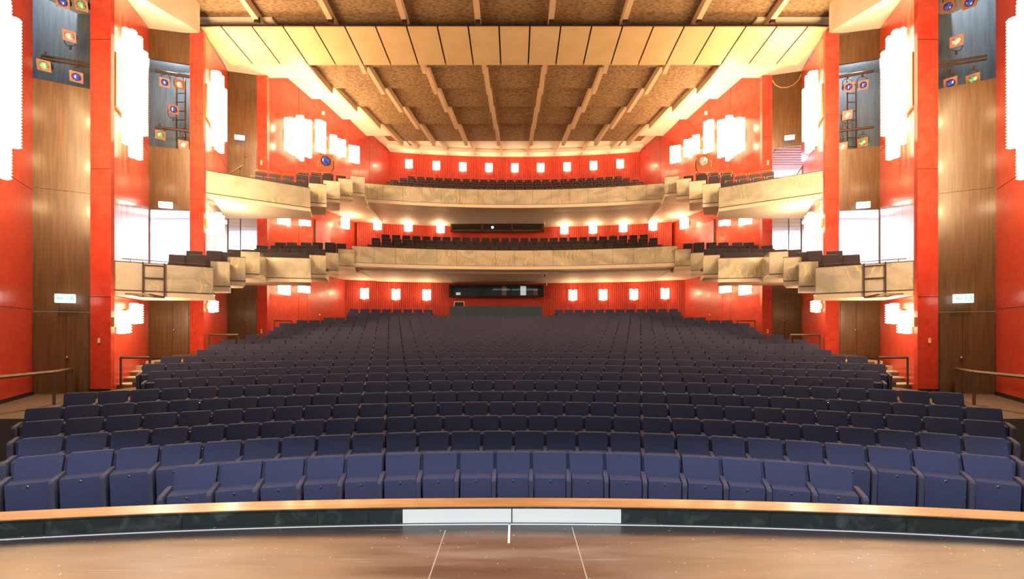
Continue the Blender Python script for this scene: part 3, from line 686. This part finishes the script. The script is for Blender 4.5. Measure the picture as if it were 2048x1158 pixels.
upperbox = [
 ('A', (-11.76, 17.55), (-8.75, 19.7), (-9.2, 20.9), 7.82, [(-13.1, 20.9), (-11.8, 18.1)]),
 ('B', (-9.0, 20.1), (-8.3, 20.3), (-8.9, 21.6), 8.17, [(-13.4, 21.6), (-12.8, 20.1)]),
 ('C', (-8.9, 21.4), (-8.2, 21.6), (-8.75, 23.0), 8.72, [(-11.6, 23.0), (-13.0, 21.4)]),
 ('D', (-8.75, 22.8), (-8.1, 23.0), (-8.35, 23.6), 9.28, [(-11.35, 23.6), (-11.6, 22.8)]),
 ('E', (-8.35, 23.4), (-7.7, 23.6), (-8.1, 25.4), 9.6, [(-10.8, 25.4), (-11.4, 23.4)])]
for s, sd in SIDES:
    for lst, tier in ((lowerbox, 'lower'), (upperbox, 'upper')):
        for idx, (nm, a, b, c, zt, wp) in enumerate(lst):
            n = ORD[idx+1]
            lab = '%s balcony box on the %s side with engraved gold glass front, %s from the stage' % (tier, sd, n)
            balcony_box(s, (a, b), c, zt, wp, sd, lab)
def balcony_centre(R, yc, xe, zt, zback, rb, label, gh=.83, step=.1):
    root = empty('balcony', (0, 0, 0), 0, label, 'balcony')
    n = 32; a = arc(R, yc, -xe, xe, n); b = arc(R+.05, yc, -xe, xe, n); m = MB(); m2 = MB(); m3 = MB(); m4 = MB()
    for i in range(n):
        g = .012 if i % 2 else 0; e_ = (a[i+1][0]-g, a[i+1][1]); e2 = (b[i+1][0]-g, b[i+1][1])
        m.prism([a[i], e_, e2, b[i]], zt-gh, zt)
        if i % 2: m.build('engraved_panel', GLASSF, root); m = MB()
        m2.prism([a[i], a[i+1], b[i+1], b[i]], zt-gh-.02, zt-gh); m3.prism([a[i], a[i+1], b[i+1], b[i]], zt, zt+.02)
    m2.build('dark_trim', SEAM, root); m3.build('hand_rail', WOODD, root)
    c = [(x, YB_(x, rb)) for x, y in a]
    for i in range(n):
        q = [a[i], a[i+1], c[i+1], c[i]]
        mid = [((p[0]), p[1]+1.0) for p in q[:2]]
        m4.prism([q[0], q[1], mid[1], mid[0]], zt-gh-.2, zt-gh-.02)
        m4.prism([mid[0], mid[1], c[i+1], c[i]], [zt-gh-.2-step]*2+[zback]*2, [zt-gh-.05]*2+[zback+.15]*2)
    m4.build('plaster_slab', WHITE, root)
    return root
def YB_(x, rb): return rb[1]+sqrt(rb[0]**2-x*x)
balcony_centre(25.6, 25.0-25.6, 8.35, 6.08, 4.72, (35.3, YCR), 'lower balcony centre section with long curved marbled gold front')
balcony_centre(28.6, 26.3-28.6, 8.3, 9.78, 8.42, (36.1, YCR), 'upper balcony centre section with long curved marbled gold front', step=0)
for s, sd in SIDES:      # side parts of the soffits that reach the back wall
    for (y0, y1, x0, z0, z1) in ((24.8, 29.0, 8.3, 4.85, 4.72), (25.2, 29.2, 8.2, 8.55, 8.42)):
        struct(MB().prism([(s*x0, y0), (s*11.2, y0), (s*10.0, y1), (s*x0, y1)], [z0, z0, z1, z1], [z0+.15, z0+.15, z1+.15, z1+.15]).build('ceiling', WHITE))
# balcony seats
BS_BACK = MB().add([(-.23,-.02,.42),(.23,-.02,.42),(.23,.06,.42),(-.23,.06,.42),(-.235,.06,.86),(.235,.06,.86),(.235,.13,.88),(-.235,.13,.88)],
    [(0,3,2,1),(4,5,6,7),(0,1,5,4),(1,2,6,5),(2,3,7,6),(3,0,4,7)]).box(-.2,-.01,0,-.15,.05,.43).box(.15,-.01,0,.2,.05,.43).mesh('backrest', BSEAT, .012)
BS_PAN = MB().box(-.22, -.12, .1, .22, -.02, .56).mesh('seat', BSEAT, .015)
BS_RAIL = MB().tube((-.22, .15, .80), (-.22, .15, .97), .008, 5).tube((-.22, .15, .97), (.22, .15, .97), .008, 5).tube((.22, .15, .97), (.22, .15, .80), .008, 5).mesh('brass_rail', BRASS)
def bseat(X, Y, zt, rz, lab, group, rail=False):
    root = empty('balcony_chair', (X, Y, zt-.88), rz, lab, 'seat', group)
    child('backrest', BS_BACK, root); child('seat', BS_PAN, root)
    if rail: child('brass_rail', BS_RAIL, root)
def brow(R, yc, xe, zt, pitch, tier, rowname, rail, n=None):
    cnt = int(2*xe/pitch); s0 = -(cnt-1)/2*pitch
    for j in range(cnt):
        s_ = s0+j*pitch; ph = s_/R; q = j+1; side = 'left' if q <= cnt/2 else 'right'; c = q if side == 'left' else cnt+1-q
        bseat(R*sin(ph), yc+R*cos(ph), zt, -ph, 'dark %s balcony seat in its %s, %s from %s end' % (tier, rowname, ORD[c], side), 'seats in the %s balcony centre' % tier, rail)
    m = MB(); ring(m, R-.7, R+.3, yc, -xe-.4, xe+.4, zt-.88-.3, zt-.88, 20); struct(m.build('floor', CARPET))
for j, (Y, zt, xe) in enumerate(((25.9, 6.38, 8.1), (26.75, 6.72, 8.3), (27.65, 7.1, 8.4), (28.5, 7.5, 8.3))):
    brow(Y+.2-(25.0-25.6)-.2, 25.0-25.6, xe, zt, .60, 'lower', ('front row', 'second row', 'third row', 'back row')[j], False)
for j, (Y, zt, xe) in enumerate(((27.3, 10.12, 7.9), (28.3, 10.6, 7.9), (29.3, 11.08, 7.9), (30.3, 11.55, 7.7), (31.2, 12.0, 7.3))):
    brow(Y+1.8, -1.8-.5+.5, xe, zt, .60, 'upper', ('front row', 'second row', 'third row', 'fourth row', 'back row')[j], True)
side_rows = [  # tier, [ (x list px, y px, Y) ], rail
 ('lower', 'first', [([355, 397], 508, 15.1), ([389, 429], 500.5, 15.9), ([448], 503, 16.4), ([470, 498], 498, 17.9)], False),
 ('lower', 'fifth', [([532, 556, 580, 603], 505, 20.0), ([521, 545, 569, 594, 618, 641], 497, 20.9), ([525], 490, 21.3), ([553, 577, 602, 626], 490, 21.9), ([562], 484, 22.1), ([585, 613, 637, 661], 484, 22.9), ([664, 684], 486, 24.1)], False),
 ('upper', 'first', [([513, 541, 569, 597], [354, 357, 360, 363], 19.8), ([523, 550, 577], [343, 347, 350], 20.8), ([607, 632], [352, 354], 21.3), ([604, 630, 655], [347, 349, 349], 22.3),
                     ([608, 633, 658], [343, 344, 345], 23.4), ([683], [350], 23.3)], True)]
for s, sd in SIDES:
    for tier, bx, rws, rail in side_rows:
        cc = 0; rn = 0
        for (xs, y, Y) in rws:
            rn += 1
            pts = [P(x, y[j] if isinstance(y, list) else y, Y) for j, x in enumerate(xs)]
            xa = max(abs(p[0]) for p in pts)+.3; xb = min(abs(p[0]) for p in pts)-.24; zf = min(p[2] for p in pts)-.88
            if len(xs) > 0:
                for j, p in enumerate(pts): struct(MB().box(s*abs(p[0])-.26, p[1]-.13, p[2]-.88-.12, s*abs(p[0])+.26, p[1]+.35, p[2]-.88).build('floor', CARPET))
            for j, x in enumerate(xs):
                yy = y[j] if isinstance(y, list) else y
                X, Y_, Z = P(x, yy, Y)
                bseat(s*abs(X), Y_, Z, s*-.35,
                      'dark %s balcony seat on %s side by the %s box, row %d, %s from wall' % (tier, sd, bx, rn, ORD[j+1]), 'seats on the %s %s balcony side' % (sd, tier), rail)
                cc += 1
# ------------------------------------------------------------------ front platform, steps, railings at the sides
for s, sd in SIDES:
    struct(MB().prism([(s*9.85, 9.3), (s*13.6, 9.3), (s*13.6, 13.6), (s*10.0, 13.6)][::1], -1.3, -.07).build('floor', CARPET))
    struct(MB().prism([(s*10.35, 13.2), (s*13.6, 13.2), (s*13.6, 17.4), (s*10.35, 17.4)], -1.3, -.06).build('floor', CARPET))
    for j in range(5):
        z = .1+j*.14; y = 13.9+j*.55
        struct(MB().prism([(s*10.6, y), (s*12.9, y), (s*13.4, y+4), (s*10.6, y+4)], -.2, z).build('floor', STEPC))
        struct(MB().box(min(s*10.6, s*12.6), y-.01, z-.13, max(s*10.6, s*12.6), y+.0, z-.03).build('trim_7', CARPET))
    struct(MB().box(min(s*9.2, s*13.7), 6.5, -1.32, max(s*9.2, s*13.7), 9.5, -1.0).build('floor', CARPET))
    # baseboards
    q, a_, b_ = rect_on((11.4, 9.25), (13.4, 12.8), .0, 1, -.07, .03, 0, .03, s); struct(MB().prism(q, a_, b_).build('baseboard_'+sd, BLACK))
    struct(MB().box(min(s*12.35, s*11.75), 13.36, -.06, max(s*12.35, s*11.75), 13.4, .02).build('baseboard_'+sd, BLACK))
    # railings
    def railing(pts, posts, lab, w_=.05):
        r = empty('hand_railing', (0, 0, 0), 0, lab, 'railing', 'dark metal railings at the aisles')
        m = MB()
        for a, b in zip(pts, pts[1:]): m.bar((-s*a[0], a[1], a[2]), (-s*b[0], b[1], b[2]), w_)
        m.build('top_rail', IRON, r)
        for (x, y, z0, z1) in posts: MB().bar((-s*x, y, z0), (-s*x, y, z1), w_).build('post', IRON, r)
    railing([(-10.9, 9.3, .72), (-11.07, 11.07, .72), (-12.5, 13.0, .64)], [(-11.07, 11.07, -.07, .74), (-12.5, 13.0, -.07, .66)], 'dark railing on the front %s platform before the wooden doors' % sd, .06)
    railing([(-11.12, 13.0, .96), (-10.3, 13.0, .96)], [(-11.12, 13.0, .05, .96), (-10.3, 13.0, .5, .96)], 'dark railing at the lowest %s side steps' % sd, .05)
    railing([(-11.62, 17.5, 1.56), (-10.5, 17.5, 1.56)], [(-11.62, 17.5, .9, 1.56), (-10.5, 17.5, 1.2, 1.56)], 'dark railing beside the second %s pillar' % sd, .05)
    railing([(-11.5, 22.0, 2.2), (-10.65, 22.0, 2.2)], [(-11.5, 22.0, 1.5, 2.2), (-10.65, 22.0, 1.6, 2.2)], 'dark railing beside the third %s pillar' % sd, .045)
    # small sloping hand rails on the upper balcony
    railing([(-7.55, 26.5, 9.95), (-7.05, 26.7, 10.35)], [(-7.5, 26.5, 9.3, 9.98), (-7.08, 26.7, 9.3, 10.33)], 'short sloping rail at the %s end of the upper balcony centre' % sd, .04)
    if s < 0: railing([(-12.2, 18.9, 7.85), (-11.35, 19.2, 8.6)], [(-12.15, 18.9, 7.1, 7.88), (-11.45, 19.2, 7.1, 8.5)], 'short sloping rail at the left upper balcony wood panel', .04)
    else:
        railing([(-11.75, 19.5, 8.0), (-12.9, 20.6, 9.1)], [(-11.8, 19.5, 7.1, 8.0), (-12.3, 20.0, 7.1, 8.5), (-12.9, 20.6, 7.1, 9.1)], 'long sloping stair rail in front of the right upper foyer opening', .04)
    # rail lines on lower side box and rigging bracket hung on its front
    r = empty('rigging_bracket', (0, 0, 0), 0, 'dark metal ladder frame hooked over the %s balcony front' % sd, 'bracket', 'ladder frames on the balcony fronts')
    x0, z0, y0 = -11.22, 2.75, 13.90; x1, y1 = -10.80, 14.20
    m = MB()
    for (xx, yy) in ((x0, y0), (x1, y1)): m.bar((-s*xx, yy, 2.76), (-s*xx, yy, 3.80), .035)
    for zz in (3.32, 3.72): m.bar((-s*x0, y0, zz), (-s*x1, y1, zz), .03)
    m.build('ladder', IRON, r)
    m = MB()
    c = [(x0-.15, y0-.45), (x1-.1, y1-.45), (x1, y1), (x0, y0)]
    for a, b in zip(c, c[1:]+c[:1]): m.bar((-s*a[0], a[1], 2.74 if a[1] > y0-.1 else 2.80), (-s*b[0], b[1], 2.74 if b[1] > y0-.1 else 2.80), .04)
    m.build('foot_frame', IRON, r)
    o = MB().tube((s*11.65, 13.67, 3.86), (s*9.9, 14.88, 3.84), .015, 6); o.tube((s*11.5, 13.78, 3.76), (s*11.5, 13.78, 3.86), .01, 5).tube((s*10.0, 14.8, 3.76), (s*10.0, 14.8, 3.84), .01, 5)
    o = o.build('front_rail', IRON); tag(o, 'thin dark rail along the top of the nearest %s balcony front' % sd, 'rail')
    # doorways in the long wall, middle tier; their magenta light painted as pink
    k0, k1 = (CX-631)/F_PX, (CX-661)/F_PX
    A = Vector(R3[0]); B = Vector(R3[1]); d = B-A
    t0 = (k0*A.y-A.x)/(d.x-k0*d.y); t1 = (k1*A.y-A.x)/(d.x-k1*d.y)
    dn += 1
    q, a_, b_ = rect_on(R3[0], R3[1], t0, t1, 5.6, 7.75, .0, .03, s); dd_ = struct(MB().prism(q, a_, b_).build('door_%d' % dn, mat('magenta_lit_doorway', (.70, .12, .20), .3, (.85, .50, .58), nscale=.7)))
    q, a_, b_ = rect_on(R3[0], R3[1], t0-.012, t0, 5.6, 7.8, .0, .06, s); MB().prism(q, a_, b_).build('door_frame', WOODD, dd_)
    # doors low in the long wall: knob
    c = A+(B-A)*.62; door = rect_on(R3[0], R3[1], .45, .85, 1.6, 3.7, 0, .02, s); dn += 1
    dd_ = struct(MB().prism(*door).build('door_%d' % dn, RED)); door_knob(dd_, (s*(c.x-.05), c.y-.08, 2.6), .05)
    # smoke detectors / cameras on soffits
    for (x, y, Y) in ((530, 428, 20.6), (520, 563, 20.4)):
        X, Y_, Z = P(x, y, Y); o = MB().lathe((s*abs(X), Y_, Z), [(.10, 0), (.09, -.05), (.04, -.09)][::-1], 10).build('smoke_detector', WHITE)
        tag(o, 'round white smoke detector under the %s %s balcony side' % (sd, 'upper' if y < 500 else 'lower'), 'detector')

    # small lamp-like sensors high on the long wall
    v, zb, zt_ = onwall(645, 224, 231)
    o = MB().lathe((s*(v.x-.12), v.y-.1, zb), [(.05, 0), (.09, .06), (.08, .16), (.04, .2)], 10).build('wall_sensor', WHITE); tag(o, 'small white sensor high on the upper %s red wall' % sd, 'sensor')
for x, lab in ((814, 'left'), (1246, 'right')):
    X, Y_, Z = P(x, 425, 28.0); o = MB().lathe((X, Y_-.6, Z-.02), [(.16, 0), (.16, .06)], 16).build('downlight', LAMP); tag(o, 'round recessed downlight under the upper balcony, %s of centre' % lab, 'ceiling light')
for x, y0_, y1_, Y_, lab in ((1089, 441, 450, 28.9, 'upper'), (1093, 562, 572, 28.2, 'lower')):
    a_ = P(x, y1_, Y_); b_ = P(x+2.5, y0_, Y_); o = MB().box(a_[0], Y_-.04, a_[2], b_[0], Y_, b_[2]).build('wall_plate', WHITE); tag(o, 'narrow white plate right of the %s booth window' % lab, 'plate')
X, Y_, Z = P(1090, 553, 26.0)
o = empty('security_camera', (X, Y_, Z), 0, 'small white security camera under the lower balcony, right of centre', 'camera')
MB().box(-.12, -.1, 0, .12, .2, .1).build('housing', WHITE, o, .01); MB().lathe((0, -.1, .04), [(.05, 0), (.05, .03)], 10, Vector((0, -1, 0)).to_track_quat('Z', 'Y')).build('lens', BLACK, o); MB().tube((0, .1, .1), (0, .1, .4), .02, 6).build('mount', WHITE, o)
m = MB(); pr = [P(x, y, 21.4) for x, y in ((1546, 160), (1552, 170), (1562, 175), (1575, 175), (1588, 170), (1600, 158), (1604, 148))]
for a_, b_ in zip(pr, pr[1:]): m.tube(a_, b_, .02, 6)
o = m.build('orange_cable', RAILW); tag(o, 'orange cable looped across the top of the far right wood panel', 'cable')
# follow spots on the upper balcony sides
def fixture(c, target, sc_, lensm, lab, yoke_up=True, body='CREAM', group='stage spotlights in the side recesses'):
    root = empty('stage_spotlight', c, 0, lab, 'spotlight', group)
    d = (Vector(target)-Vector(c)).normalized(); q = d.to_track_quat('Z', 'Y'); M = q.to_matrix().to_4x4()
    k = sc_
    MB().lathe((0,0,0), [(.06*k, -.62*k), (.13*k, -.58*k), (.14*k, -.3*k), (.12*k, -.28*k), (.12*k, 0)], 14).xf(M).build('lamp_body', CREAM if body == 'CREAM' else BLACK, root)
    f = MB(); n = 16
    ring_in = [(.115*k*cos(2*pi*i/n), .115*k*sin(2*pi*i/n)) for i in range(n)]
    ring_out = []
    for i in range(n):
        a = 2*pi*i/n; mx_ = max(abs(cos(a)), abs(sin(a))); ring_out.append((.16*k*cos(a)/mx_*.98, .16*k*sin(a)/mx_*.98))
    vs = [(x, y, 0) for x, y in ring_in]+[(x, y, 0) for x, y in ring_out]+[(x, y, .03*k) for x, y in ring_in]+[(x, y, .03*k) for x, y in ring_out]
    fs = []
    for i in range(n):
        j = (i+1) % n; fs += [(i, j, n+j, n+i), (2*n+i, 3*n+i, 3*n+j, 2*n+j), (n+i, n+j, 3*n+j, 3*n+i), (i, 2*n+i, 2*n+j, j)]
    f.add(vs, fs).xf(M).build('colour_frame', COPPER, root)
    MB().lathe((0,0,0), [(.112*k, .0), (.108*k, .012*k), (.07*k, .03*k), (.02*k, .036*k)], 16).xf(M).build('lens', lensm, root, smooth=True)
    u = 1 if yoke_up else -1; m = MB(); w_ = .19*k
    mid = d*(-.2*k)
    a = [(-w_, 0, 0), (-w_, 0, u*.18*k), (-w_*.6, 0, u*.3*k), (w_*.6, 0, u*.3*k), (w_, 0, u*.18*k), (w_, 0, 0)]
    a = [(p[0]+mid.x, p[1]+mid.y, p[2]+mid.z) for p in a]
    for p, r_ in zip(a, a[1:]): m.tube(p, r_, .012*k, 6)
    m.tube(a[0], (mid.x+w_, mid.y, mid.z), .01*k, 6)
    m.build('yoke', IRON, root)
    if yoke_up: MB().tube((mid.x, mid.y, mid.z+.3*k), (mid.x, mid.y, mid.z+.42*k), .03*k, 8).build('clamp', IRON, root)
    else: MB().tube((mid.x, mid.y, mid.z-.3*k), (mid.x, mid.y, mid.z-.42*k), .03*k, 8).build('clamp', IRON, root)
    return root
for s, sd in SIDES:
    X, Y, Z = P(653, 322, 23.6)
    r = fixture((s*abs(X), Y, Z), (0, 0, 2), 2.1, LENS_C if s > 0 else LENS_B, 'follow spotlight on a stand beside the upper %s balcony seats' % sd, False, group=None)
    MB().tube((0, .2, -.6), (0, .2, -1.9), .04, 8).tube((-.3, .2, -.75), (.3, .2, -.75), .04, 6).build('stand', IRON, r)
# recess fixtures and pipes
fx_left = [ # x, y, Y, lens, yoke_up, label
 (141, 72, 13.3, LENS_C, False, 'copper-framed spotlight with clear lens standing on the pipe, nearest left recess'),
 (90, 131, 13.0, LENS_G, True, 'copper-framed spotlight with long pale body hanging low, nearest left recess'),
 (155, 154, 13.3, LENS_B, True, 'blue-lensed spotlight hanging lowest beside the pillar, nearest left recess'),
 (128, 4, 13.1, LENS_B, True, 'dark blue-lensed spotlight at top edge of the nearest left recess'),
 (165, 10, 13.3, LENS_G, True, 'black spotlight at the top corner of the nearest left recess'),
 (331, 165, 17.5, LENS_B, True, 'blue-lensed spotlight hanging upper left in the second left recess'),
 (361, 169, 17.6, LENS_C, True, 'clear cross-lens spotlight hanging upper right in second left recess'),
 (349, 219, 17.6, LENS_B, False, 'blue-lensed spotlight alone at middle of the second left recess'),
 (322, 270, 17.5, LENS_G, True, 'green-lensed spotlight hanging low in the second left recess'),
 (369, 290, 17.6, LENS_C, True, 'spotlight at bottom corner beside pillar, second left recess')]
fx_right = [
 (1915, 82, 13.3, LENS_C, False, 'copper-framed spotlight standing on the pipe, nearest right recess'),
 (1903, 166, 13.3, LENS_B, True, 'blue-lensed spotlight hanging low beside pillar, nearest right recess'),
 (1948, 159, 13.1, LENS_G, True, 'green-lensed spotlight hanging low, nearest right recess'),
 (1898, 13, 13.3, LENS_B, True, 'blue-lensed spotlight at top of the nearest right recess beside pillar'),
 (1941, 5, 13.1, LENS_B, True, 'blue-lensed spotlight at top right of the nearest right recess'),
 (1699, 174, 17.6, LENS_B, True, 'blue-lensed spotlight hanging upper left in the second right recess'),
 (1728, 170, 17.5, LENS_B, True, 'blue-lensed spotlight hanging upper right in the second right recess'),
 (1696, 230, 17.6, LENS_C, False, 'clear-lensed spotlight at middle of the second right recess'),
 (1686, 294, 17.6, LENS_C, True, 'spotlight at bottom left corner of the second right recess'),
 (1727, 285, 17.5, LENS_G, True, 'pale-bodied spotlight hanging low right in the second right recess')]
for (x, y, Y, l, up, lab) in fx_left+fx_right:
    c = P(x, y, Y+.25); fixture(c, (random.uniform(-5, 5), 0, 2), 0.95 if Y < 15 else 1.05, l, lab, up, 'BLACK' if 'black' in lab or 'dark' in lab else 'CREAM')
for s, sd in SIDES:
    for (x0, y0, x1, y1, Y, r_, lab) in ((64, 99, 184, 119, 13.6, .035, 'upper pipe across the nearest %s recess'), (64, 106, 184, 126, 13.65, .03, 'lower pipe across the nearest %s recess'),
                                 (300, 133, 380, 147, 17.75, .06, 'thick dark pipe across top of the second %s recess'), (300, 247, 380, 257, 17.8, .05, 'brown pipe low across the second %s recess')):
        a = P(x0, y0, Y-.3); b = P(x1, y1, Y+.1)
        o = MB().tube((s*abs(a[0]), a[1]+.3, a[2]), (s*abs(b[0]), b[1]+.3, b[2]), r_, 10).build('lighting_pipe', IRON); tag(o, 'bronze '+lab % sd, 'pipe', 'lighting pipes')
    m = MB(); a = P(345, 150, 18.2)
    for dx in (0, .35):
        m.tube((s*abs(a[0])+dx-.1, 18.6, 8.6), (s*abs(a[0])+dx-.1, 18.6, 11.9), .03, 6)
    for j in range(9): m.tube((s*abs(a[0])-.1, 18.6, 8.8+j*.36), (s*abs(a[0])+.25, 18.6, 8.8+j*.36), .02, 6)
    o = m.build('wall_ladder', IRON); tag(o, 'vertical metal ladder at the back of the second %s recess' % sd, 'ladder')
# ------------------------------------------------------------------ proscenium header behind the camera
struct(MB().box(-16, -.9, 6.98, 16, -.6, 16).build('wall_front', BLACK))
